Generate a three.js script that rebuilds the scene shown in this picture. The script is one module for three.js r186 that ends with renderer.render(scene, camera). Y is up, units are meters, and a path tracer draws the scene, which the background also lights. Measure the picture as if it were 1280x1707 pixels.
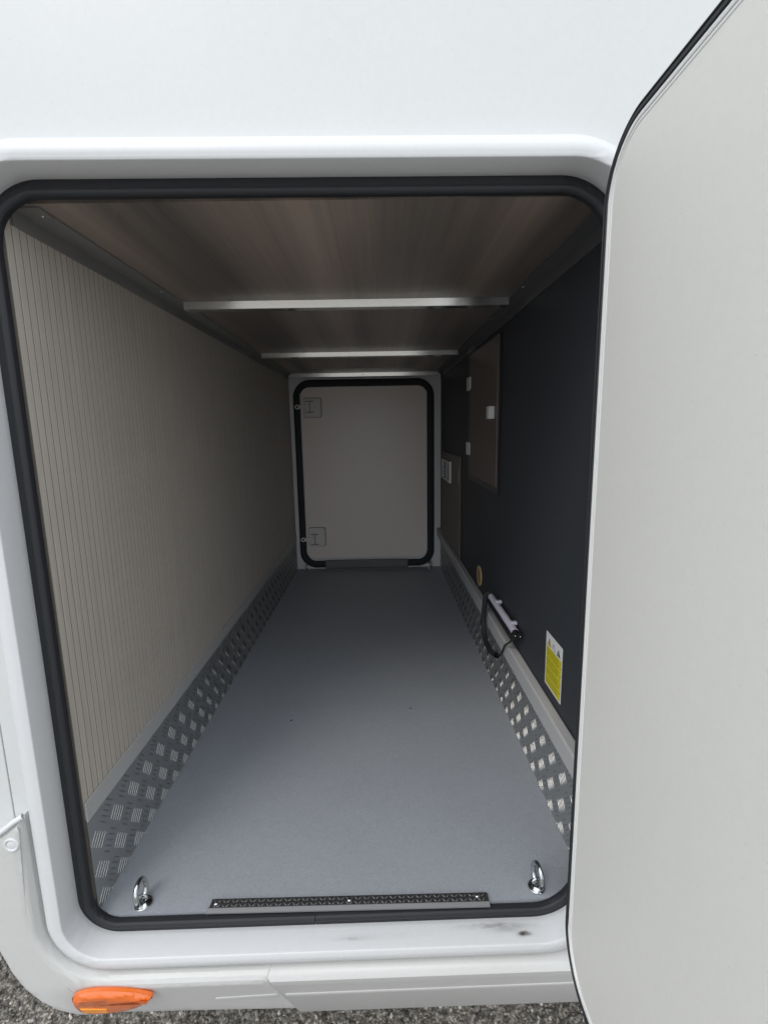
import * as THREE from 'three';
import { mergeGeometries, toCreasedNormals } from 'three/addons/utils/BufferGeometryUtils.js';
import { RoundedBoxGeometry } from 'three/addons/geometries/RoundedBoxGeometry.js';

// ------------------------------------------------------------------ camera, sky, sun, exposure
const scene = new THREE.Scene();
const camera = new THREE.PerspectiveCamera(93.44, 767 / 1024, 0.02, 400);
camera.position.set(0.5443, 0.8814, 0.76);
camera.rotation.order = 'YXZ';
camera.rotation.set(-0.1681, -0.0078, -0.0177);
scene.add(camera);

const renderer = new THREE.WebGLRenderer({ antialias: true });
renderer.setSize(767, 1024);
renderer.toneMapping = THREE.LinearToneMapping;
renderer.toneMappingExposure = 1.27;
renderer.shadowMap.enabled = true;

{ // overcast sky: brighter towards the zenith, soft cloud mottling
  const w = 256, h = 128, d = new Float32Array(w * h * 4);
  for (let j = 0; j < h; j++) for (let i = 0; i < w; i++) {
    const v = (j + 0.5) / h, el = (v - 0.5) * Math.PI, az = i / w * Math.PI * 2;
    const s = Math.max(0, Math.sin(el));
    const cl = 1 + 0.07 * Math.sin(az * 3 + el * 5 + 1) + 0.05 * Math.sin(az * 7 - el * 9 + 2);
    const L = el < 0 ? 0.25 : 1.22 * (0.9 + 0.3 * s) * cl;
    const k = (j * w + i) * 4;
    d[k] = L * 0.94; d[k + 1] = L * 0.985; d[k + 2] = L * 1.045; d[k + 3] = 1;
  }
  const t = new THREE.DataTexture(d, w, h, THREE.RGBAFormat, THREE.FloatType);
  t.mapping = THREE.EquirectangularReflectionMapping; t.magFilter = t.minFilter = THREE.LinearFilter;
  t.wrapS = THREE.RepeatWrapping; t.needsUpdate = true;
  scene.background = t; scene.environment = t;
}
const sun = new THREE.DirectionalLight(0xfff4e6, 0.6);
sun.position.set(-2.2, 6, 4.2); sun.target.position.set(0.4, 0.4, 0);
sun.castShadow = true; sun.shadow.radius = 40;
Object.assign(sun.shadow.camera, { left: -4, right: 4, top: 4, bottom: -4, near: 0.1, far: 20 });
scene.add(sun, sun.target);

// ------------------------------------------------------------------ helpers
let seed = 7;
const rnd = () => { seed = (seed * 1664525 + 1013904223) >>> 0; return seed / 4294967296; };
const V = (x, y, z) => new THREE.Vector3(x, y, z);
const EX = new THREE.Matrix4().makeRotationY(0.0105);      // the body side stands a touch askew to the garage
function mesh(name, geo, mat, parent, label) {
  const m = new THREE.Mesh(geo, mat); m.name = name; m.castShadow = m.receiveShadow = true;
  if (label) m.userData.label = label;
  (parent || scene).add(m); return m;
}
function ext(name, geo, mat, parent, label) { geo.applyMatrix4(EX); return mesh(name, geo, mat, parent, label); }
function tag(o, label, category, group, kind) {
  o.userData.label = label; if (category) o.userData.category = category;
  if (group) o.userData.group = group; if (kind) o.userData.kind = kind; return o;
}
function thing(name, pos, label, category, group) {
  const g = new THREE.Group(); g.name = name; g.position.set(...pos); scene.add(g);
  return tag(g, label, category, group);
}
function box(x0, x1, y0, y1, z0, z1, r = 0) {
  const w = x1 - x0, h = y1 - y0, d = z1 - z0;
  const g = r ? new RoundedBoxGeometry(w, h, d, 3, r) : new THREE.BoxGeometry(w, h, d);
  g.translate((x0 + x1) / 2, (y0 + y1) / 2, (z0 + z1) / 2); return triUV(g);
}
function triUV(g, s = 1) {                                  // uv in metres, by the face's main direction
  if (g.index) g = g.toNonIndexed();
  const p = g.attributes.position, uv = new Float32Array(p.count * 2);
  const a = V(), b = V(), c = V();
  for (let i = 0; i < p.count; i += 3) {
    a.fromBufferAttribute(p, i); b.fromBufferAttribute(p, i + 1); c.fromBufferAttribute(p, i + 2);
    const n = b.clone().sub(a).cross(c.clone().sub(a)); const ax = Math.abs(n.x), ay = Math.abs(n.y), az = Math.abs(n.z);
    [a, b, c].forEach((q, k) => {
      const u = ax >= ay && ax >= az ? [q.z, q.y] : ay >= az ? [q.x, q.z] : [q.x, q.y];
      uv[(i + k) * 2] = u[0] * s; uv[(i + k) * 2 + 1] = u[1] * s;
    });
  }
  g.setAttribute('uv', new THREE.BufferAttribute(uv, 2)); return g;
}
function merge(list) { return mergeGeometries(list.map(g => { const q = g.index ? g.toNonIndexed() : g; for (const k of Object.keys(q.attributes)) if (!['position', 'normal', 'uv'].includes(k)) q.deleteAttribute(k); return q; })); }
// rounded rectangle, counter-clockwise from the middle of the lower edge; radii bl, br, tr, tl
function rrPath(x0, x1, y0, y1, r, n = 14, start = 0.46) {
  const [bl, br, tr, tl] = Array.isArray(r) ? r : [r, r, r, r], P = [], sx = x0 + (x1 - x0) * start;
  P.push([sx, y0, 0, -1]);
  const arc = (cx, cy, rr, a0) => { for (let i = 0; i <= n; i++) { const a = a0 + i / n * Math.PI / 2; P.push([cx + rr * Math.cos(a), cy + rr * Math.sin(a), Math.cos(a), Math.sin(a)]); } };
  arc(x1 - br, y0 + br, br, -Math.PI / 2); arc(x1 - tr, y1 - tr, tr, 0); arc(x0 + tl, y1 - tl, tl, Math.PI / 2); arc(x0 + bl, y0 + bl, bl, Math.PI);
  P.push([sx, y0, 0, -1]); return P;
}
function sweep(path, prof, closed = false, crease = 0.7) {   // profile points (outward offset, z)
  const q = closed ? [...prof, prof[0]] : prof, pos = [], idx = [], uv = []; let s = 0;
  path.forEach((p, i) => {
    if (i) s += Math.hypot(p[0] - path[i - 1][0], p[1] - path[i - 1][1]);
    let t = 0;
    q.forEach(([u, z], k) => { if (k) t += Math.hypot(u - q[k - 1][0], z - q[k - 1][1]); pos.push(p[0] + p[2] * u, p[1] + p[3] * u, z); uv.push(s, t); });
  });
  const m = q.length;
  for (let i = 0; i + 1 < path.length; i++) for (let k = 0; k + 1 < m; k++) { const a = i * m + k, b = a + m; idx.push(a, b, a + 1, b, b + 1, a + 1); }
  const g = new THREE.BufferGeometry();
  g.setAttribute('position', new THREE.Float32BufferAttribute(pos, 3)); g.setAttribute('uv', new THREE.Float32BufferAttribute(uv, 2)); g.setIndex(idx);
  g.computeVertexNormals(); return toCreasedNormals(g, crease);
}
function rrShape(x0, x1, y0, y1, r) { const s = new THREE.Shape(); rrPath(x0, x1, y0, y1, r).forEach((p, i) => i ? s.lineTo(p[0], p[1]) : s.moveTo(p[0], p[1])); return s; }
function rrHole(x0, x1, y0, y1, r) { const s = new THREE.Path(); rrPath(x0, x1, y0, y1, r).forEach((p, i) => i ? s.lineTo(p[0], p[1]) : s.moveTo(p[0], p[1])); return s; }
function extrude(shape, z0, z1, bevel = 0, bt = bevel, seg = 3) {
  const g = new THREE.ExtrudeGeometry(shape, { depth: z1 - z0 - (bevel ? bt * 2 : 0), bevelEnabled: bevel > 0, bevelSize: bevel, bevelThickness: bt, bevelOffset: -bevel, bevelSegments: seg, curveSegments: 10 });
  g.translate(0, 0, z0 + (bevel ? bt : 0)); return g;
}
function tube(pts, r, seg = 60, rad = 10) { return new THREE.TubeGeometry(new THREE.CatmullRomCurve3(pts.map(p => V(...p))), seg, r, rad, false); }

// ------------------------------------------------------------------ textures
const N = 256, lat = new Float32Array(N * N); for (let i = 0; i < N * N; i++) lat[i] = rnd();
function vnoise(x, y, P) { // tileable value noise with period P
  const xi = Math.floor(x), yi = Math.floor(y), fx = x - xi, fy = y - yi, sx = fx * fx * (3 - 2 * fx), sy = fy * fy * (3 - 2 * fy);
  const L = (i, j) => lat[((((j % P) + P) % P) * 7 % N) * N + ((((i % P) + P) % P) * 3 % N)];
  return (L(xi, yi) * (1 - sx) + L(xi + 1, yi) * sx) * (1 - sy) + (L(xi, yi + 1) * (1 - sx) + L(xi + 1, yi + 1) * sx) * sy;
}
function dataTex(n, m, fn, srgb, rep) {
  const d = new Uint8Array(n * m * 4);
  for (let j = 0; j < m; j++) for (let i = 0; i < n; i++) { const c = fn(i / n, j / m), k = (j * n + i) * 4; d[k] = c[0]; d[k + 1] = c[1]; d[k + 2] = c[2]; d[k + 3] = c[3] ?? 255; }
  const t = new THREE.DataTexture(d, n, m); t.wrapS = t.wrapT = THREE.RepeatWrapping; t.magFilter = THREE.LinearFilter; t.minFilter = THREE.LinearMipmapLinearFilter; t.generateMipmaps = true;
  if (srgb) t.colorSpace = THREE.SRGBColorSpace; if (rep) t.repeat.set(...rep); t.needsUpdate = true; return t;
}
const g3 = v => [v, v, v];
const floorMap = dataTex(512, 512, (u, v) => { const f = rnd(), c = vnoise(u * 8, v * 8, 8), m = vnoise(u * 64, v * 64, 64); const k = 206 + 24 * (f - 0.5) + 3 * (c - 0.5) + 5 * (m - 0.5); return [k * 0.965, k * 0.985, k * 1.02]; }, true, [1.6, 1.6]);
const floorBump = dataTex(512, 512, (u, v) => g3(128 + 70 * (vnoise(u * 128, v * 128, 128) - 0.5) + 90 * (rnd() - 0.5)), false, [3, 3]);
const slatMap = dataTex(256, 512, (u, v) => { const k = 222 + 12 * (vnoise(u * 128, v * 6, 128) - 0.5) + 8 * (vnoise(u * 32, v * 24, 32) - 0.5) + 8 * (rnd() - 0.5); return [k, k * 0.985, k * 0.965]; }, true, [4, 1]);
const woodMap = dataTex(512, 256, (u, v) => { const a = vnoise(u * 10, v * 2, 10), b = vnoise(u * 60, v * 3, 60), c = vnoise(u * 180, v * 8, 180); const k = 0.44 + 0.36 * a + 0.07 * (b - 0.5) + 0.06 * (c - 0.5); return [Math.min(255, 214 * k + 10), Math.min(255, 176 * k + 22), Math.min(255, 150 * k + 30)]; }, true, [1.4, 0.5]);
const brushed = dataTex(64, 512, (u, v) => g3(150 + 90 * (rnd() - 0.5) + 30 * (vnoise(u * 4, v * 64, 64) - 0.5)), false, [1, 30]);
const dirt = dataTex(512, 512, (u, v) => { const a = vnoise(u * 5, v * 5, 5), b = vnoise(u * 23, v * 23, 23), c = vnoise(u * 90, v * 90, 90); const k = 252 - 1.5 * a - 2.5 * c - (rnd() > 0.9994 ? 40 * rnd() : 0); return [k, k, k * 0.992]; }, true, [2, 2]);
const panelRough = dataTex(256, 256, (u, v) => g3(150 + 50 * (vnoise(u * 6, v * 6, 6) - 0.5) + 30 * (vnoise(u * 40, v * 40, 40) - 0.5)), false, [2, 2]);
const leatherBump = dataTex(512, 512, (u, v) => g3(128 + 120 * (vnoise(u * 160, v * 160, 160) - 0.5) + 40 * (rnd() - 0.5)), false, [4, 4]);
const asphaltMap = dataTex(512, 512, (u, v) => { const a = vnoise(u * 200, v * 200, 200), b = vnoise(u * 70, v * 70, 70), c = vnoise(u * 6, v * 6, 6); const k = 95 + 112 * a * a + 50 * (b - 0.5) + 20 * (c - 0.5) + 30 * (rnd() - 0.5); return [k * 1.03, k, k * 0.95]; }, true, [1.2, 1.2]);
const asphaltBump = dataTex(512, 512, (u, v) => g3(255 * (0.6 * vnoise(u * 128, v * 128, 128) + 0.4 * rnd())), false, [1.2, 1.2]);

// ------------------------------------------------------------------ materials
const P = o => new THREE.MeshPhysicalMaterial(o), S = o => new THREE.MeshStandardMaterial(o);
const rgb = (r, g, b) => new THREE.Color().setRGB(r, g, b);
const M = {
  paint: P({ color: rgb(0.68, 0.70, 0.715), map: dirt, roughness: 0.42, clearcoat: 0.6, clearcoatRoughness: 0.18 }),
  abs: P({ color: rgb(0.71, 0.725, 0.755), map: dirt, roughness: 0.5, clearcoat: 0.25, clearcoatRoughness: 0.3 }),
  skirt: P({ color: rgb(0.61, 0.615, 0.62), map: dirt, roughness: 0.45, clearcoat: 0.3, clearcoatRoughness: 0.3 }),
  doorPanel: P({ color: rgb(0.80, 0.80, 0.78), map: dirt, roughness: 0.55, bumpMap: leatherBump, bumpScale: 0.00008, clearcoat: 0.1, clearcoatRoughness: 0.5 }),
  rim: P({ color: rgb(0.82, 0.83, 0.82), roughness: 0.35, clearcoat: 0.4 }),
  rubber: P({ color: rgb(0.017, 0.0185, 0.023), roughness: 0.6, sheen: 0.3, sheenRoughness: 0.5 }),
  rubberFlat: S({ color: rgb(0.018, 0.019, 0.022), roughness: 0.7 }),
  floor: S({ color: rgb(0.60, 0.615, 0.63), map: floorMap, roughness: 0.46, bumpMap: floorBump, bumpScale: 0.0003 }),
  floorDark: S({ color: rgb(0.03, 0.03, 0.03), roughness: 0.9 }),
  slat: [0, 1, 2].map(i => S({ color: rgb(0.77 + 0.012 * i, 0.73 + 0.011 * i, 0.685 + 0.01 * i), map: slatMap, roughness: 0.62 })),
  groove: S({ color: rgb(0.20, 0.178, 0.152), roughness: 0.9 }),
  dark: S({ color: rgb(0.036, 0.041, 0.050), roughness: 0.6, bumpMap: leatherBump, bumpScale: 0.00006 }),
  wood: P({ color: rgb(0.95, 0.95, 0.95), map: woodMap, roughness: 0.34 }),
  alu: S({ color: rgb(0.80, 0.80, 0.79), metalness: 1, roughness: 0.16 }),
  aluDull: S({ color: rgb(0.29, 0.285, 0.28), metalness: 0.35, roughness: 0.5 }),
  tread: S({ color: rgb(0.52, 0.53, 0.53), metalness: 0.9, roughness: 0.42 }),
  stud: S({ color: rgb(0.44, 0.44, 0.435), metalness: 1, roughness: 0.15 }),
  aluDark: S({ color: rgb(0.16, 0.165, 0.175), metalness: 0.5, roughness: 0.6 }),
  sill: S({ color: rgb(0.16, 0.165, 0.175), roughness: 0.5 }),
  hingeLine: S({ color: rgb(0.32, 0.31, 0.30), roughness: 0.7 }),
  greyTrim: S({ color: rgb(0.50, 0.505, 0.51), roughness: 0.45 }),
  backWall: S({ color: rgb(0.76, 0.77, 0.77), roughness: 0.55 }),
  backDoor: S({ color: rgb(0.93, 0.85, 0.79), roughness: 0.3, bumpMap: leatherBump, bumpScale: 0.00006 }),
  hinge: S({ color: rgb(0.84, 0.81, 0.78), roughness: 0.3 }),
  brown: S({ color: rgb(0.13, 0.106, 0.096), roughness: 0.5 }),
  brownGrey: S({ color: rgb(0.14, 0.118, 0.108), roughness: 0.5 }),
  white: S({ color: rgb(0.75, 0.75, 0.74), roughness: 0.4 }),
  chrome: S({ color: rgb(0.58, 0.60, 0.61), metalness: 1, roughness: 0.14 }),
  black: S({ color: rgb(0.012, 0.012, 0.014), roughness: 0.4 }),
  cork: S({ color: rgb(0.56, 0.39, 0.20), roughness: 0.7 }),
  corkDark: S({ color: rgb(0.36, 0.23, 0.11), roughness: 0.8 }),
  diffuser: P({ color: rgb(0.66, 0.64, 0.76), roughness: 0.35, clearcoat: 0.3 }),
  orange: P({ color: rgb(0.80, 0.16, 0.015), roughness: 0.22, clearcoat: 1, clearcoatRoughness: 0.06 }),
  orangeLight: P({ color: rgb(0.95, 0.33, 0.01), roughness: 0.25, clearcoat: 1, clearcoatRoughness: 0.08 }),
  orangeDeep: P({ color: rgb(0.62, 0.13, 0.02), roughness: 0.25, clearcoat: 1, clearcoatRoughness: 0.08 }),
  treadBar: S({ color: rgb(0.36, 0.36, 0.365), metalness: 0.9, roughness: 0.35 }),
  stripGrey: S({ color: rgb(0.26, 0.265, 0.27), metalness: 0.6, roughness: 0.5 }),
  treadBlack: S({ color: rgb(0.13, 0.13, 0.135), metalness: 0.8, roughness: 0.4 }),
  asphalt: S({ color: rgb(1, 1, 1), map: asphaltMap, bumpMap: asphaltBump, bumpScale: 0.006, roughness: 0.95 }),
};

// ------------------------------------------------------------------ the ground
const GY = -0.55;
{
  const g = triUV(new THREE.PlaneGeometry(300, 300).rotateX(-Math.PI / 2).translate(0, GY, 0));
  const m = mesh('ground', g, M.asphalt); tag(m, 'grey brown asphalt with pale stone chippings under the motorhome', 'ground', null, 'structure');
  const st = new THREE.IcosahedronGeometry(1, 0), cnt = 9000;
  const im = new THREE.InstancedMesh(st, S({ color: 0xffffff, roughness: 0.9 }), cnt); im.name = 'gravel'; im.castShadow = im.receiveShadow = true;
  const mx = new THREE.Matrix4(), q = new THREE.Quaternion(), e = new THREE.Euler(), c = new THREE.Color();
  for (let i = 0; i < cnt; i++) {
    const s = 0.0025 + 0.006 * rnd() * rnd();
    e.set(rnd() * 6, rnd() * 6, rnd() * 6); q.setFromEuler(e);
    mx.compose(V(-0.9 + 2.1 * rnd(), GY + s * 0.15, -0.75 + 1.1 * rnd()), q, V(s * (0.8 + rnd()), s * 0.7, s * (0.8 + rnd() * 0.6)));
    im.setMatrixAt(i, mx); const k = rnd() > 0.85 ? 0.42 + 0.25 * rnd() : 0.07 + 0.20 * rnd(); c.setRGB(k * 1.04, k, k * 0.93); im.setColorAt(i, c);
  }
  scene.add(im); tag(im, 'loose pale and dark chippings scattered on the asphalt', 'gravel', null, 'stuff');
}

// ------------------------------------------------------------------ the motorhome
const home = thing('motorhome', [0, 0, 0], 'white motorhome with open rear garage hatch and dark empty storage inside', 'motorhome');
const JX0 = -0.022, JX1 = 0.912, JY0 = -0.0285, JY1 = 1.2405, JR = [0.072, 0.095, 0.098, 0.09];
const jamb = rrPath(JX0, JX1, JY0, JY1, JR, 18, 0.462);
const grow = (u) => [JX0 - u, JX1 + u, JY0 - u, JY1 + u, JR.map(r => r + u)];
const SEAM = -0.0875, W = 0.93, H = 1.22, L = 2.28;

{ // outer skin
  const s = new THREE.Shape(); [[SEAM + 0.001, -0.0645], [1.9, -0.0645], [1.9, 2.4], [SEAM + 0.001, 2.4]].forEach((p, i) => i ? s.lineTo(...p) : s.moveTo(...p));
  s.holes.push(rrHole(...grow(0.030)));
  ext('side_panel', triUV(extrude(s, 0.006, 0.030, 0.0015)), M.paint, home);
  const s2 = new THREE.Shape(); [[-1.2, 0.16], [SEAM - 0.0012, 0.16], [SEAM - 0.0012, 2.4], [-1.2, 2.4]].forEach((p, i) => i ? s2.lineTo(...p) : s2.moveTo(...p));
  ext('side_panel', triUV(extrude(s2, 0.006, 0.0295, 0.0015)), M.paint, home);
  // shell behind the skin: living area above, closed boxes to both sides
  mesh('body_shell', merge([box(-1.2, 1.9, 1.285, 2.4, -2.36, -0.025), box(-1.2, -0.06, 0.25, 1.284, -2.36, -0.025), box(0.985, 1.9, -0.05, 1.284, -2.36, -0.025), box(-0.05, 0.98, -0.05, 1.284, -2.36, -2.325)]), M.paint, home);
  mesh('underbody_shade_block', merge([box(-0.06, 1.9, -0.16, -0.052, -2.33, -0.05), box(-1.2, -0.25, 0.14, 0.24, -2.33, -0.03), box(-0.14, 1.9, -0.48, -0.161, -2.2, -0.27)]), M.floorDark, home);  // lowest box is an added unseen block that keeps light off the ground
}
{ // moulded surround: jamb, lip, rounded rim
  const prof = [[0, -0.012], [0, 0.0462], [0.0004, 0.0486], [0.0016, 0.0504], [0.0038, 0.0513], [0.0075, 0.0516], [0.016, 0.0508], [0.023, 0.0485], [0.029, 0.0445], [0.033, 0.039], [0.0355, 0.031], [0.036, 0.018]];
  ext('door_surround', sweep(jamb, prof, false, 0.9), M.abs, home);
}
{ // black rubber seal, its two ends butt at the bottom
  const prof = [[0.0005, -0.010], [0.0005, 0.002], [-0.002, 0.0035], [-0.0105, 0.003], [-0.0125, 0.0012], [-0.0128, 0.0055], [-0.0150, 0.0098], [-0.0185, 0.0115], [-0.0220, 0.0105], [-0.0248, 0.0065], [-0.0260, 0.0015], [-0.0240, -0.004], [-0.0185, -0.0105]];
  const pA = jamb.map(p => [...p]); pA[0][0] += 0.0008; pA[pA.length - 1][0] -= 0.0006;
  const gsk = sweep(pA, prof, true, 0.8); ext('rubber_seal', gsk, M.rubber, home);
}
// below the bevel the skirt leans in towards its lower edge
function tessellate(g, t) {                                  // split every edge longer than t, the same way in both its triangles
  const q = g.index ? g.toNonIndexed() : g; let T = Array.from(q.attributes.position.array);
  for (let pass = 0; pass < 7; pass++) {
    const o = []; let any = false;
    for (let i = 0; i < T.length; i += 9) {
      const v = [T.slice(i, i + 3), T.slice(i + 3, i + 6), T.slice(i + 6, i + 9)], L = [0, 1, 2].map(k => Math.hypot(...v[k].map((c, n) => c - v[(k + 1) % 3][n])) > t);
      const m = k => v[k].map((c, n) => (c + v[(k + 1) % 3][n]) / 2), n = L.filter(Boolean).length;
      if (!n) o.push(...T.slice(i, i + 9)); else any = true;
      if (n === 3) { const a = m(0), b = m(1), c = m(2); o.push(...v[0], ...a, ...c, ...a, ...v[1], ...b, ...c, ...b, ...v[2], ...a, ...b, ...c); }
      if (n === 1) { const k = L.indexOf(true), a = m(k), A = v[k], B = v[(k + 1) % 3], C = v[(k + 2) % 3]; o.push(...A, ...a, ...C, ...a, ...B, ...C); }
      if (n === 2) { const k = (L.indexOf(false) + 1) % 3, A = v[k], B = v[(k + 1) % 3], C = v[(k + 2) % 3], a = m(k), b = m((k + 1) % 3); o.push(...a, ...B, ...b, ...A, ...a, ...b, ...A, ...b, ...C); }
    }
    T = o; if (!any) break;
  }
  const r = new THREE.BufferGeometry(); r.setAttribute('position', new THREE.Float32BufferAttribute(T, 3)); r.computeVertexNormals(); return triUV(r);
}
function taper(g) { const p = g.attributes.position; for (let i = 0; i < p.count; i++) { const y = p.getY(i); if (y < -0.085) { const t = Math.min(1, Math.max(0, (p.getX(i) + 0.11) / 0.16)), f = t * t * (3 - 2 * t), d = -0.085 - y, e = d * (1 + 0.92 * f); p.setY(i, -0.085 - e); p.setZ(i, p.getZ(i) - 0.36 * f * e); } } g.computeVertexNormals(); return g; }
{ // lower skirt, two mouldings meeting at a slanted joint
  const left = new THREE.Shape(), arcPts = [];
  const q = rrPath(...grow(0.040), 16); const n = q.length;
  // walk backwards along the surround: from lower edge joint to the left side
  const start = [0.330, -0.0685]; left.moveTo(...start);
  const bl = q.slice(n - 1 - 17, n - 1).reverse();          // bottom-left arc, from bottom to left side
  bl.forEach(p => left.lineTo(p[0], p[1]));
  [[-0.062, 0.256], [-0.072, 0.2505], [-0.086, 0.240], [-0.105, 0.228], [-0.13, 0.218], [-0.20, 0.200], [-0.20, 0.16], [-0.17, 0.09], [-0.1365, -0.011], [-0.123, -0.053], [-0.105, -0.088], [-0.082, -0.115], [-0.058, -0.1335], [-0.03, -0.1455], [0.0, -0.150], [0.05, -0.1525], [0.380, -0.1575]].forEach(p => left.lineTo(...p));
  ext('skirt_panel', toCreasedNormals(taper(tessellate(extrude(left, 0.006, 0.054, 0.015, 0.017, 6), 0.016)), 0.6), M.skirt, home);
  // right piece: one rolled profile run along x, its left end cut on the slant
  const pr = [[-0.166, 0.006], [-0.166, 0.0525], [-0.1645, 0.0545], [-0.162, 0.0555], [-0.092, 0.0560], [-0.085, 0.0550], [-0.0785, 0.0520], [-0.0735, 0.0475], [-0.0700, 0.0415], [-0.0688, 0.034], [-0.0685, 0.006]];
  const rp = [], ri = []; for (const e of [0, 0.05, 1]) for (const [y, z] of pr) { const ch = e === 0 ? 0.0012 : 0, yy = -0.0685 + (y + 0.0685) * (e < 1 ? 0.93 : 1); const xe = 0.3212 - (yy + 0.0685) * 0.555; rp.push(e === 0 ? xe : e < 1 ? xe + 0.0016 : 1.9, yy, z - ch); }
  const m1 = pr.length; for (let e = 0; e < 2; e++) for (let k = 0; k + 1 < m1; k++) { const a = e * m1 + k, b = a + m1; ri.push(a, b, a + 1, b, b + 1, a + 1); } for (let k = 1; k + 1 < m1; k++) ri.push(0, k, k + 1);
  const rg = new THREE.BufferGeometry(); rg.setAttribute('position', new THREE.Float32BufferAttribute(rp, 3)); rg.setIndex(ri); rg.computeVertexNormals();
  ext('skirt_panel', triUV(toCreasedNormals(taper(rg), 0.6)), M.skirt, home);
  const jp = [], ji = []; pr.slice(1).forEach(([y, z]) => { const yy = -0.0685 + (y + 0.0685) * 0.93, xe = 0.3212 - (yy + 0.0685) * 0.555; jp.push(xe - 0.0017, yy, z - 0.0022, xe + 0.0004, yy, z - 0.0022); });
  for (let k = 0; k + 2 < pr.length; k++) ji.push(2 * k, 2 * k + 1, 2 * k + 2, 2 * k + 1, 2 * k + 3, 2 * k + 2);
  const jg = new THREE.BufferGeometry(); jg.setAttribute('position', new THREE.Float32BufferAttribute(jp, 3)); jg.setIndex(ji);
  ext('joint_gap', taper(jg), M.floorDark, home);
  const bead = (x0, x1, y0, y1, z) => { const c = new THREE.CapsuleGeometry(0.0034, x1 - x0, 4, 10).rotateZ(Math.PI / 2).scale(1, 1, 0.55); c.rotateZ(Math.atan2(y1 - y0, x1 - x0)); c.translate((x0 + x1) / 2, (y0 + y1) / 2, z); return c; };
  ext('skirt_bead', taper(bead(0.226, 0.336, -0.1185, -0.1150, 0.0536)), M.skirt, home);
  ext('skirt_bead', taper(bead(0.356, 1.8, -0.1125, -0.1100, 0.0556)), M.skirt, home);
  // thin rear lip of the ledge and the round plug under it
  ext('skirt_ledge', tube([[-0.060, 0.258, 0.046], [-0.074, 0.2505, 0.051], [-0.088, 0.240, 0.053], [-0.107, 0.228, 0.054], [-0.15, 0.214, 0.054], [-0.2, 0.202, 0.054]], 0.0048, 40, 8), M.abs, home);
  ext('round_plug', merge([new THREE.TorusGeometry(0.0105, 0.0026, 8, 28).translate(-0.079, 0.2125, 0.0545), new THREE.SphereGeometry(0.0095, 20, 10).scale(1, 1, 0.3).translate(-0.079, 0.2125, 0.0535)]), M.abs, home);
}
{ // orange clearance lamp
  const pts = [[-0.015, -0.100], [-0.010, -0.087], [0.0, -0.0795], [0.027, -0.0725], [0.066, -0.0735], [0.098, -0.0795], [0.12, -0.0885], [0.1275, -0.0945], [0.122, -0.1025], [0.104, -0.118], [0.073, -0.131], [0.033, -0.137], [0.0, -0.133], [-0.011, -0.1215]];
  const lamp = new THREE.Group(); lamp.name = 'marker_lamp'; lamp.applyMatrix4(new THREE.Matrix4().makeTranslation(-0.004, -0.0075, -0.008).multiply(EX).multiply(new THREE.Matrix4().makeTranslation(0, -0.105, 0.054)).multiply(new THREE.Matrix4().makeRotationX(0.26)).multiply(new THREE.Matrix4().makeScale(1, 1.13, 1)).multiply(new THREE.Matrix4().makeTranslation(0, 0.105, -0.054))); home.add(lamp); lamp.userData.label = 'orange teardrop marker lamp on the white skirt';
  const curve = new THREE.CatmullRomCurve3(pts.map(p => V(p[0], p[1], 0)), true, 'centripetal'), sh = new THREE.Shape(curve.getPoints(70).map(p => new THREE.Vector2(p.x, p.y)));
  mesh('lens', toCreasedNormals(extrude(sh, 0.050, 0.0690, 0.0125, 0.012, 6), 0.55), M.orange, lamp);
  const q = [[-0.0005, -0.1075], [0.046, -0.1105], [0.0455, -0.124], [0.002, -0.1215]], rs = new THREE.Shape(q.map(p => new THREE.Vector2(...p)));
  mesh('reflector', extrude(rs, 0.066, 0.0700, 0.0018), M.orangeLight, lamp);
  const q3 = [[0.003, -0.086], [0.05, -0.0825], [0.055, -0.0995], [0.0, -0.102]], es = new THREE.Shape(q3.map(p => new THREE.Vector2(...p)));
  mesh('lens_facet', extrude(es, 0.066, 0.0692, 0.0015), M.orangeDeep, lamp);
  mesh('screw', new THREE.CylinderGeometry(0.0024, 0.0024, 0.004, 12).rotateX(Math.PI / 2).translate(0.1175, -0.095, 0.0640), M.aluDull, lamp);
  mesh('lamp_base', toCreasedNormals(extrude(new THREE.Shape(curve.getPoints(50).map(p => new THREE.Vector2((p.x - 0.05) * 1.05 + 0.046, (p.y + 0.105) * 0.94 - 0.1062))), 0.044, 0.0535, 0.003), 0.5), M.skirt, lamp);
}
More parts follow.
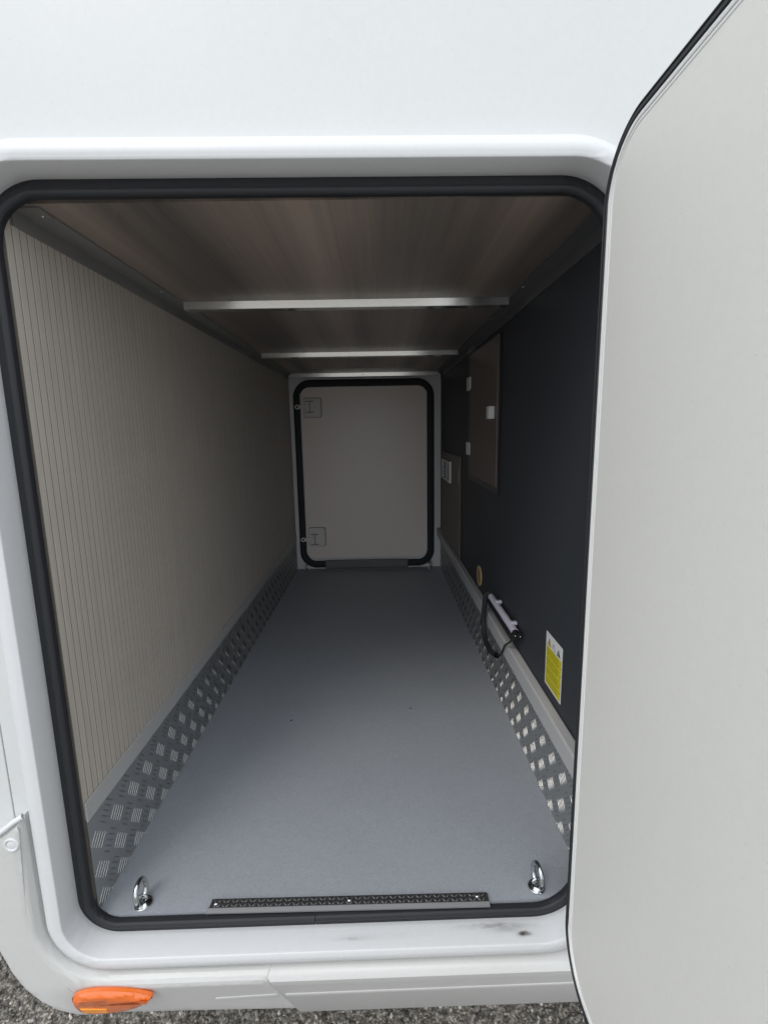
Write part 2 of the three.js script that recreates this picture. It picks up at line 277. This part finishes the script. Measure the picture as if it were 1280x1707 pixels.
{ // scuffs on the lower jamb
  const cv = document.createElement('canvas'); cv.width = 512; cv.height = 64; const c = cv.getContext('2d'); c.clearRect(0, 0, 512, 64);
  const img = c.getImageData(0, 0, 512, 64), D = img.data;
  for (let y = 0; y < 64; y++) for (let x = 0; x < 512; x++) {
    const n1 = vnoise(x / 9, y / 5, 64), n2 = vnoise(x / 30, y / 12, 32); let a = 0;
    const g = (cx, cy, sx, sy) => Math.exp(-(((x - cx) / sx) ** 2) - (((y - cy) / sy) ** 2));
    a += 0.75 * g(447, 46, 11, 6) * (0.5 + n1) + 0.13 * g(420, 30, 38, 16) * n2 * 1.2 + 0.28 * g(395, 20, 60, 10) * n1;
    a += 0.12 * g(115, 44, 26, 4) * (n1 > 0.45 ? 1 : 0.2) + 0.10 * g(150, 40, 70, 8) * n2;
    a += rnd() > 0.9991 ? 0.5 : 0; const k = (y * 512 + x) * 4;
    D[k] = 58; D[k + 1] = 44; D[k + 2] = 30; D[k + 3] = Math.min(255, 255 * a) * (x < 6 || x > 505 || y < 3 || y > 60 ? 0 : 1);
  }
  c.putImageData(img, 0, 0); const t = new THREE.CanvasTexture(cv); t.colorSpace = THREE.SRGBColorSpace;
  const g = new THREE.PlaneGeometry(0.48, 0.04).rotateX(-Math.PI / 2).translate(0.612, JY0 + 0.0006, 0.0235);
  ext('scuff_mark', g, S({ map: t, transparent: true, roughness: 0.8, side: THREE.DoubleSide }), home, 'brown scuff and stain on the lower jamb');
}

// ------------------------------------------------------------------ garage interior (parts of the motorhome)
{
  const s = rrShape(-0.05, 0.975, -0.05, 1.275, 0.004); s.holes.push(rrHole(...grow(-0.001)));
  ext('inner_frame', extrude(s, -0.0125, -0.0075), M.rubberFlat, home);
  const fl = new THREE.Shape([[-0.03, 0.0065], [0.965, 0.0185], [0.965, 2.315], [-0.03, 2.315]].map(p => new THREE.Vector2(...p)));
  mesh('garage_floor', triUV(new THREE.ExtrudeGeometry(fl, { depth: 0.035, bevelEnabled: false }).rotateX(-Math.PI / 2).translate(0, -0.035, 0)), M.floor, home);
  mesh('garage_ceiling', box(-0.03, 0.965, H, H + 0.03, -2.315, -0.024), M.wood, home);
  mesh('dark_wall', box(W, 0.965, 0.0005, H - 0.0005, -2.2795, -0.024), M.dark, home, 'anthracite inner wall panel');
  const wb = new THREE.Group(); wb.name = 'ribbed_wall'; home.add(wb); wb.userData.label = 'beige wall lining of narrow upright ribs';
  mesh('backing', box(-0.03, -0.00025, 0.0005, H - 0.0005, -2.2795, -0.0135), M.groove, wb);
  const pitch = 0.0163, y0 = 0.195, y1 = H - 0.004, h = y1 - y0, prof = [[-0.0028, -0.0071], [-0.0001, -0.0071], [0, -0.0070], [0, 0.0070], [-0.0001, 0.0071], [-0.0028, 0.0071]];
  const ribs = [0, 1, 2].map(k => { const sh = new THREE.Shape(prof.map(p => new THREE.Vector2(p[0], -p[1]))); const g = new THREE.ExtrudeGeometry(sh, { depth: h, bevelEnabled: false }); g.rotateX(-Math.PI / 2); const p = g.attributes.position, uv = g.attributes.uv; for (let i = 0; i < p.count; i++) uv.setXY(i, p.getZ(i) + k * 0.31, p.getY(i) * 0.7 + k * 0.37); return g; });
  for (let i = 0; i < 139; i++) { const k = Math.floor(rnd() * 3), m = mesh('rib', ribs[k], M.slat[Math.floor(rnd() * 3)], wb); m.position.set(0, y0, -0.0215 - i * pitch); }
  // ceiling beams and edge angles
  for (const [z, x0, x1, y] of [[-0.577, 0.042, 0.892, 1.2005], [-1.428, 0.040, 0.897, 1.2005], [-2.195, 0.023, 0.905, 1.1975]])
    {
    const g = triUV(extrude(new THREE.Shape([[0.028, 0], [0.0006, 0], [-0.0004, 0.001], [-0.0032, H - 0.0004 - y], [0.028, H - 0.0004 - y]].map(p => new THREE.Vector2(...p))), 0, x1 - x0).rotateY(Math.PI / 2));
    g.translate(x0, y, z); mesh('ceiling_beam', g, M.alu, home);
  }
  const lAng = merge([box(0.0008, 0.044, H - 0.0035, H - 0.0003, -2.27, -0.03), box(0.0006, 0.0040, H - 0.026, H - 0.0038, -2.27, -0.03)]);
  const rAng = merge([box(0.892, W - 0.0008, H - 0.0035, H - 0.0003, -2.27, -0.03), box(W - 0.0042, W - 0.0006, H - 0.030, H - 0.0038, -2.27, -0.03)]);
  mesh('ceiling_angle', lAng, M.aluDull, home); mesh('ceiling_angle', rAng, M.aluDark, home);
  const rv = new THREE.SphereGeometry(0.0042, 12, 8).scale(1, 0.5, 1);
  for (const [x, z] of [[0.03, -0.06], [0.031, -0.47], [0.031, -0.9], [0.031, -1.33], [0.9, -0.475], [0.9, -0.82], [0.9, -1.35]]) { const m = mesh('rivet', rv, M.chrome, home); m.position.set(x, H - 0.0036, z); }
  const r3 = mesh('rivet', new THREE.SphereGeometry(0.0045, 12, 8).scale(1, 1, 0.5), M.black, home); r3.position.set(0.458, 1.209, -2.1948);
}
{ // tread plates with five-bar studs
  const bar = new THREE.SphereGeometry(1, 8, 5).scale(0.0150, 0.0015, 0.0012);
  const group = dir => merge([-2, -1, 0, 1, 2].map(i => { const g = bar.clone(); g.translate(0, i * 0.0093, 0); g.rotateZ(Math.PI / 4 * dir); return g; }));
  for (const side of [0, 1]) {
    const pl = new THREE.Group(); pl.name = 'tread_plate'; home.add(pl); pl.userData.label = side ? 'tread plate strip below the dark wall' : 'tread plate strip below the ribbed wall';
    const X = side ? W : 0, top = side ? 0.2105 : 0.192;
    mesh('plate', side ? box(W - 0.0022, W - 0.0004, 0.0006, top, -2.279, -0.024) : box(0.0004, 0.0022, 0.0006, top, -2.279, -0.014), M.tread, pl);
    const A = group(1), B = group(-1), far = [];
    for (const g of [A, B]) g.rotateY(side ? -Math.PI / 2 : Math.PI / 2);
    // in the wall plane: local x -> -z (left) / z (right)
    for (let k = 0; k < 70; k++) for (let j = 0; j < 6; j++) {
      if ((k + j) % 2) continue;
      const isA = j % 2 === 0, z = -0.0395 - k * 0.0328, y = 0.0 + j * 0.0325 - (isA ? 0 : 0.0);
      if (z < -2.255 || y > top - 0.004 && !isA) continue;
      const yy = j === 0 ? 0.006 : y; if (yy + 0.026 > top + 0.03) continue;
      const x = side ? W - 0.0022 : 0.0022;
      const G = side ? (isA ? B : A) : (isA ? A : B);
      if (z > -0.95) { const m = mesh('tread_stud', G, M.stud, pl); m.position.set(x, yy, z); }
      else far.push(G.clone().translate(x, yy, z));
    }
    const f = mesh('stud_field', merge(far), M.stud, pl); f.userData.kind = 'stuff';
  }
  mesh('wall_trim', box(0.0004, 0.0040, 0.188, 0.2265, -2.279, -0.014, 0.001), M.greyTrim, home);
  mesh('wall_trim', box(0.9045, W - 0.0003, 0.209, 0.258, -2.279, -0.026, 0.005), M.greyTrim, home);
}
{ // threshold tread strip with three screws
  const st = new THREE.Group(); st.name = 'threshold_strip'; home.add(st); st.userData.label = 'dark tread plate strip along the threshold';
  const s = new THREE.Shape([[0.2, -0.0005], [0.735, -0.0005], [0.735, -0.030], [0.214, -0.030]].map(p => new THREE.Vector2(p[0], -p[1])));
  const xs = 0.7 / 0.52;
  const prof = [[0.0, 0.0004], [0.0, 0.0030], [0.0070, 0.0056], [0.0245, 0.0056], [0.0255, 0.0004]];
  const pos = [], idx = []; [0.206, 0.735].forEach((x, e) => prof.forEach(([d, y]) => pos.push(e ? x : x + d * 0.35, y, -0.0015 - d)));
  for (let k = 0; k < 4; k++) idx.push(k, k + 1, k + 5, k + 1, k + 6, k + 5); idx.push(0, 2, 1, 0, 3, 2, 0, 4, 3, 5, 6, 7, 5, 7, 8, 5, 8, 9);
  const g = new THREE.BufferGeometry(); g.setAttribute('position', new THREE.Float32BufferAttribute(pos, 3)); g.setIndex(idx); g.computeVertexNormals();
  mesh('strip', triUV(toCreasedNormals(g, 0.3)), M.stripGrey, st);
  mesh('tread_pad', box(0.211, 0.734, 0.0054, 0.0064, -0.0262, -0.0082, 0.0004), M.treadBlack, st);
  const b = new THREE.SphereGeometry(1, 6, 4).scale(0.0045, 0.0009, 0.0012), bars = [];
  for (let i = 0; i < 62; i++) for (let k = 0; k < 2; k++) { const c = b.clone(); c.rotateY(i % 2 ? 0.8 : -0.8); c.translate(0.2185 + i * 0.0083, 0.0064, -0.0128 - k * 0.0085); bars.push(c); }
  const bm = mesh('tread_bars', merge(bars), M.treadBar, st); bm.userData.kind = 'stuff';
  for (const [x, z] of [[0.221, -0.0175], [0.472, -0.018], [0.714, -0.0195]]) mesh('screw', new THREE.SphereGeometry(0.0045, 16, 8).scale(1, 0.6, 1).translate(x, 0.0064, z), M.chrome, st);
}
{ // far end: wall, closed hatch, seal, hinges, sill
  mesh('rear_wall', box(-0.03, 0.965, 0.0005, H - 0.0005, -2.315, -L), M.backWall, home, 'pale grey end wall');
  const d = new THREE.Group(); d.name = 'far_hatch'; home.add(d); d.userData.label = 'closed beige hatch at the far end';
  const ring = rrPath(0.023, 0.889, 0.007, 1.192, 0.105, 14);
  mesh('rubber_seal', sweep(ring, [[0, -L], [-0.001, -L + 0.006], [-0.006, -L + 0.011], [-0.022, -L + 0.014], [-0.038, -L + 0.012], [-0.044, -L + 0.006], [-0.046, -L]], false, 0.6), M.rubber, d);
  mesh('panel', extrude(rrShape(0.066, 0.844, 0.066, 1.166, 0.055), -L, -L + 0.006, 0.0012), M.backDoor, d);
  mesh('panel_rim', sweep(rrPath(0.066, 0.844, 0.066, 1.166, 0.055), [[0, -L + 0.004], [0, -L + 0.008], [-0.003, -L + 0.0088], [-0.006, -L + 0.0075], [-0.0065, -L + 0.005]], false, 0.6), M.white, d);
  for (const [x0, x1, y0, y1, ay] of [[0.090, 0.192, 0.968, 1.080, 1.030], [0.088, 0.188, 0.154, 0.271, 0.198]]) {
    const h = new THREE.Group(); h.name = 'hinge'; d.add(h);
    h.position.set(0, 0, -L + 0.006);
    const gg = [extrude(rrShape(x0, x1, y0, y1, 0.012), 0, 0.006, 0.002), sweep(rrPath(x0, x1, y0, y1, 0.012, 6), [[0, 0], [0.001, 0.008], [-0.003, 0.0095], [-0.006, 0.007]], false, 0.5)];
    gg.push(box(0.058, x0 + 0.034, ay - 0.011, ay + 0.011, 0.008, 0.017, 0.003));
    gg.push(new THREE.TorusGeometry(0.011, 0.0045, 8, 20).translate(0.049, ay, 0.014));
    gg.push(box(x0 + 0.022, x0 + 0.030, ay - 0.03, ay + 0.03, 0.004, 0.012, 0.002));
    gg.push(box(x0 + 0.022, x0 + 0.052, ay + 0.027, ay + 0.035, 0.004, 0.011, 0.002), box(x0 + 0.022, x0 + 0.052, ay - 0.035, ay - 0.027, 0.004, 0.011, 0.002));
    h.name = 'hinge'; d.remove(h); const m = mesh('hinge', merge(gg), M.hinge, d); m.position.z = -L + 0.006;
    mesh('hinge_surround', extrude(rrShape(x0 - 0.004, x1 + 0.006, y0 - 0.004, y1 + 0.006, 0.015), -L + 0.005, -L + 0.0075), M.hingeLine, d);
    mesh('hinge_pin', merge([box(x0 + 0.033, x0 + 0.038, ay - 0.036, ay + 0.036, -L + 0.014, -L + 0.020, 0.001), box(x0 + 0.010, x0 + 0.058, ay + 0.030, ay + 0.036, -L + 0.014, -L + 0.019, 0.001), box(x0 + 0.010, x0 + 0.058, ay - 0.036, ay - 0.030, -L + 0.014, -L + 0.019, 0.001)]), M.hingeLine, d);
  }
  mesh('end_sill', merge([box(0.188, 0.714, 0.012, 0.060, -L + 0.013, -L + 0.036, 0.002), box(0.184, 0.718, 0.0006, 0.011, -L + 0.010, -L + 0.044, 0.002)]), M.sill, home);
}
{ // hatch in the dark wall
  const a = new THREE.Group(); a.name = 'access_door'; home.add(a); a.userData.label = 'brown access door in the dark wall';
  mesh('edging', box(W - 0.0045, W - 0.0004, 0.668, 1.176, -1.318, -0.788, 0.002), M.black, a);
  mesh('board', box(W - 0.011, W - 0.0050, 0.692, 1.168, -1.258, -0.794, 0.0015), M.brown, a);
  for (const y of [1.063, 0.799]) mesh('hinge', merge([box(W - 0.016, W - 0.0112, y - 0.024, y + 0.024, -1.264, -1.236, 0.001), box(W - 0.015, W - 0.0048, y - 0.026, y + 0.026, -1.315, -1.280, 0.001), new THREE.CylinderGeometry(0.004, 0.004, 0.05, 12).translate(W - 0.013, y, -1.272)]), M.white, a);
  mesh('catch', box(W - 0.030, W - 0.0112, 0.912, 0.952, -0.862, -0.826, 0.002), M.white, a);
  const p = new THREE.Group(); p.name = 'service_panel'; home.add(p); p.userData.label = 'brown service panel with small vent grille';
  mesh('board', box(W - 0.010, W - 0.0005, 0.262, 0.753, -2.15, -1.512, 0.0015), M.brownGrey, p);
  mesh('edge_strip', box(W - 0.0125, W - 0.0102, 0.635, 0.700, -1.5215, -1.5125), M.chrome, p);
  mesh('vent_frame', merge([box(W - 0.020, W - 0.0105, 0.600, 0.612, -2.10, -1.765), box(W - 0.020, W - 0.0105, 0.700, 0.712, -2.10, -1.765), box(W - 0.020, W - 0.0105, 0.612, 0.700, -1.785, -1.765), box(W - 0.020, W - 0.0105, 0.612, 0.700, -2.10, -2.03), box(W - 0.019, W - 0.0105, 0.612, 0.700, -1.905, -1.885)]), M.white, p);
  mesh('vent_backing', box(W - 0.0125, W - 0.0105, 0.6125, 0.6995, -2.029, -1.786), M.black, p);
  for (let i = 0; i < 5; i++) mesh('vent_slat', box(W - 0.0185, W - 0.0128, 0.6235 + i * 0.0155, 0.6285 + i * 0.0155, -2.029, -1.786), M.white, p);
}
{ // opened hatch door, square to the body, hinged at the right
  const dr = new THREE.Group(); dr.name = 'hatch_door'; home.add(dr); dr.userData.label = 'opened hatch door with pale grey inner face';
  const X = 0.85, z0 = 0.0675, z1 = 1.000, y0 = -0.0275, y1 = 1.2435, R = 0.085;
  // built in the x-y plane facing +z, then turned to face -x : local x -> z
  const turn = g => g.applyMatrix4(new THREE.Matrix4().makeBasis(V(0, 0, 1), V(0, 1, 0), V(-1, 0, 0)).setPosition(X, 0, 0));
  const pth = u => rrPath(z0 + u, z1 - u, y0 + u, y1 - u, R - u, 20);
  const mk = (name, g, m) => mesh(name, turn(g), m, dr);
  mk('rubber_gasket', sweep(pth(0), [[0, -0.024], [0.0, 0.0005], [-0.001, 0.0032], [-0.0035, 0.0046], [-0.0052, 0.0032], [-0.0068, 0.0046], [-0.0102, 0.0044], [-0.0114, 0.0024], [-0.0118, -0.003]], false, 0.5), M.rubber);
  mk('door_rim', sweep(pth(0), [[-0.0113, -0.004], [-0.0115, 0.0026], [-0.0125, 0.0034], [-0.0145, 0.0036], [-0.0162, 0.0028], [-0.0166, 0.0004], [-0.0174, 0.0004], [-0.0178, 0.0022], [-0.0190, 0.0024], [-0.0202, 0.0018], [-0.0207, 0.0]], false, 0.6), M.rim);
  mk('inner_panel', triUV(extrude(rrShape(z0 + 0.0195, z1 - 0.0195, y0 + 0.0195, y1 - 0.0195, R - 0.0195), -0.006, 0.0012)), M.doorPanel);
  mk('outer_skin', triUV(extrude(rrShape(z0 + 0.0005, z1 - 0.0005, y0 + 0.0005, y1 - 0.0005, R), -0.036, -0.0065, 0.003)), M.paint);
}

// ------------------------------------------------------------------ loose and fixed-on things in the garage
{ // tie-down rings
  const mk = (name, pos, turn, label) => {
    const t = thing(name, pos, label, 'tie-down ring', 'steel tie-down rings on the garage floor'); t.rotation.y = turn;
    mesh('base_plate', new THREE.LatheGeometry([[0, 0.0003], [0.0160, 0.0003], [0.0165, 0.0015], [0.0150, 0.0028], [0.0132, 0.0028], [0.0125, 0.0045], [0.0105, 0.0045], [0.0098, 0.0065], [0.006, 0.0075], [0, 0.0077]].map(p => new THREE.Vector2(...p)), 28), M.chrome, t);
    mesh('clamp', toCreasedNormals(new THREE.TorusGeometry(0.0075, 0.0032, 8, 16, Math.PI).translate(0, 0.0105, 0), 0.6), M.chrome, t);
    const r = mesh('ring', new THREE.TorusGeometry(0.0185, 0.0048, 12, 36).scale(1, 1.12, 1), M.chrome, t); r.rotation.y = Math.PI / 2; r.rotation.z = 0; r.position.set(0, 0.0265, 0);
    return t;
  };
  const a = mk('tie_down_ring', [0.080, 0, -0.026], 0.02, 'chrome tie-down ring left of the threshold strip, near the left tread plate');
  a.rotation.z = 0.10;
  const cp = (n, p, ry, rz, label) => { const c = a.clone(); c.name = n; c.position.set(...p); c.rotation.set(0, ry, rz); c.userData = { ...a.userData, label }; scene.add(c); return c; };
  cp('tie_down_ring_001', [0.834, 0, -0.040], 0.12, -0.04, 'chrome tie-down ring at the near right corner beside the open hatch door');
  cp('tie_down_ring_002', [0.065, 0, -2.235], 0.2, 0, 'tiny tie-down ring at the far left floor corner under the closed hatch');
  cp('tie_down_ring_003', [0.856, 0, -2.235], 0.1, 0, 'tiny tie-down ring at the far right floor corner under the closed hatch');
}
{ // warning sticker
  const w = 384, h = 512, cv = document.createElement('canvas'); cv.width = w; cv.height = h; const c = cv.getContext('2d');
  c.fillStyle = '#e9e8ea'; c.fillRect(0, 0, w, h);
  c.fillStyle = '#d9cf12'; c.fillRect(14, 128, w - 28, h - 142);
  const tri = (x, y, s, fill) => { c.beginPath(); c.moveTo(x, y - s); c.lineTo(x + s * 0.95, y + s * 0.7); c.lineTo(x - s * 0.95, y + s * 0.7); c.closePath(); c.fillStyle = fill; c.fill(); c.lineWidth = 7; c.strokeStyle = '#26282c'; c.stroke(); };
  tri(82, 84, 38, '#e2d21e'); c.fillStyle = '#222'; c.fillRect(79, 68, 6, 24); c.fillRect(79, 97, 6, 7);
  c.lineWidth = 6; c.strokeStyle = '#3a3d44'; c.beginPath(); c.moveTo(158, 108); c.lineTo(180, 66); c.lineTo(212, 104); c.stroke(); c.beginPath(); c.arc(196, 86, 34, 0, 7); c.lineWidth = 3; c.stroke();
  c.fillStyle = '#2b2e35'; c.beginPath(); c.moveTo(302, 46); c.lineTo(342, 112); c.lineTo(262, 112); c.fill(); c.fillStyle = '#dcdce0'; c.fillRect(296, 74, 10, 24);
  c.fillStyle = '#55510c';
  for (let r = 0; r < 26; r++) { const y = 142 + r * 13.4; if (r % 7 === 6) { c.fillStyle = '#f1ecc0'; c.fillRect(30, y + 4, w - 60, 2); c.fillStyle = '#55510c'; continue; } let x = 30; const end = w - 36 - 120 * rnd() * (r % 7 === 5 ? 1 : 0.35); while (x < end) { const l = 6 + 26 * rnd(); c.globalAlpha = 0.75; c.fillRect(x, y, Math.min(l, end - x), 5); x += l + 6; } }
  c.globalAlpha = 1; for (let i = 0; i < 4; i++) { c.fillStyle = '#3b3a18'; c.fillRect(w - 30, 190 + i * 76, 12, 14); }
  const t = new THREE.CanvasTexture(cv); t.colorSpace = THREE.SRGBColorSpace;
  const g = new THREE.BoxGeometry(0.0007, 0.1295, 0.100), mt = S({ map: t, roughness: 0.45 }), ed = M.white;
  const m = mesh('warning_sticker', g, [ed, mt, ed, ed, ed, ed]); m.position.set(W - 0.0006, 0.347, -0.2555);
  tag(m, 'white and yellow warning sticker with pictograms on the dark wall', 'sticker');
}
{ // tube light with its cable
  const t = thing('tube_light', [0.912, 0.318, -0.64], 'slim pale tube light with black end cap lying along the right wall trim', 'light');
  mesh('diffuser', new THREE.CylinderGeometry(0.0102, 0.0102, 0.290, 24).rotateX(Math.PI / 2).translate(0, 0.004, -0.006), M.diffuser, t);
  mesh('housing', box(-0.010, 0.014, -0.024, -0.004, -0.150, 0.140, 0.003), M.black, t);
  mesh('end_cap', new THREE.CylinderGeometry(0.0112, 0.0106, 0.026, 24).rotateX(Math.PI / 2).translate(0, 0.002, 0.154), M.black, t);
  for (const z of [-0.075, 0.098]) mesh('clip', box(-0.003, 0.016, 0.009, 0.018, z - 0.007, z + 0.007, 0.002), M.diffuser, t);
  mesh('screw', new THREE.SphereGeometry(0.0026, 10, 8).translate(-0.008, 0.006, 0.1695), M.chrome, t);
  mesh('screw', new THREE.SphereGeometry(0.0026, 10, 8).translate(0.006, 0.004, 0.1700), M.chrome, t);
  const c = thing('power_cable', [0, 0, 0], 'black cable looping down from the pale tube light over the trim', 'cable');
  mesh('cable', tube([[0.908, 0.335, -0.800], [0.897, 0.325, -0.800], [0.892, 0.290, -0.797], [0.890, 0.235, -0.802], [0.889, 0.190, -0.779], [0.889, 0.176, -0.700], [0.892, 0.196, -0.615]], 0.0085, 60, 12), M.rubberFlat, c);
  mesh('thin_lead', tube([[0.892, 0.195, -0.622], [0.898, 0.205, -0.600], [0.899, 0.230, -0.578], [0.899, 0.257, -0.555], [0.902, 0.283, -0.520], [0.910, 0.312, -0.492]], 0.0028, 40, 8), M.rubberFlat, c);
}
{ // round wooden plug
  const t = thing('wooden_plug', [W, 0.311, -1.062], 'round light wooden plug on the dark wall above the trim', 'plug'); t.rotation.z = Math.PI / 2;
  mesh('disc', new THREE.LatheGeometry([[0, 0.0030], [0.031, 0.0030], [0.032, 0.0045], [0.0385, 0.0045], [0.040, 0.003], [0.040, 0.0004]].map(p => new THREE.Vector2(...p)), 40), M.cork, t);
  mesh('recess', new THREE.CylinderGeometry(0.030, 0.030, 0.001, 32).translate(0, 0.0029, 0), M.corkDark, t);
}
{ // two tiny crumbs on the floor
  const g = new THREE.IcosahedronGeometry(0.0026, 1).scale(1.3, 0.5, 1);
  const a = mesh('grit_crumb', g, M.black); a.position.set(0.257, 0.001, -0.607); tag(a, 'tiny dark crumb on the grey floor left of its middle', 'crumb');
  const b = mesh('grit_crumb_001', g, M.black); b.position.set(0.629, 0.001, -0.658); tag(b, 'tiny dark crumb on the grey floor right of its middle', 'crumb');
}
renderer.render(scene, camera);
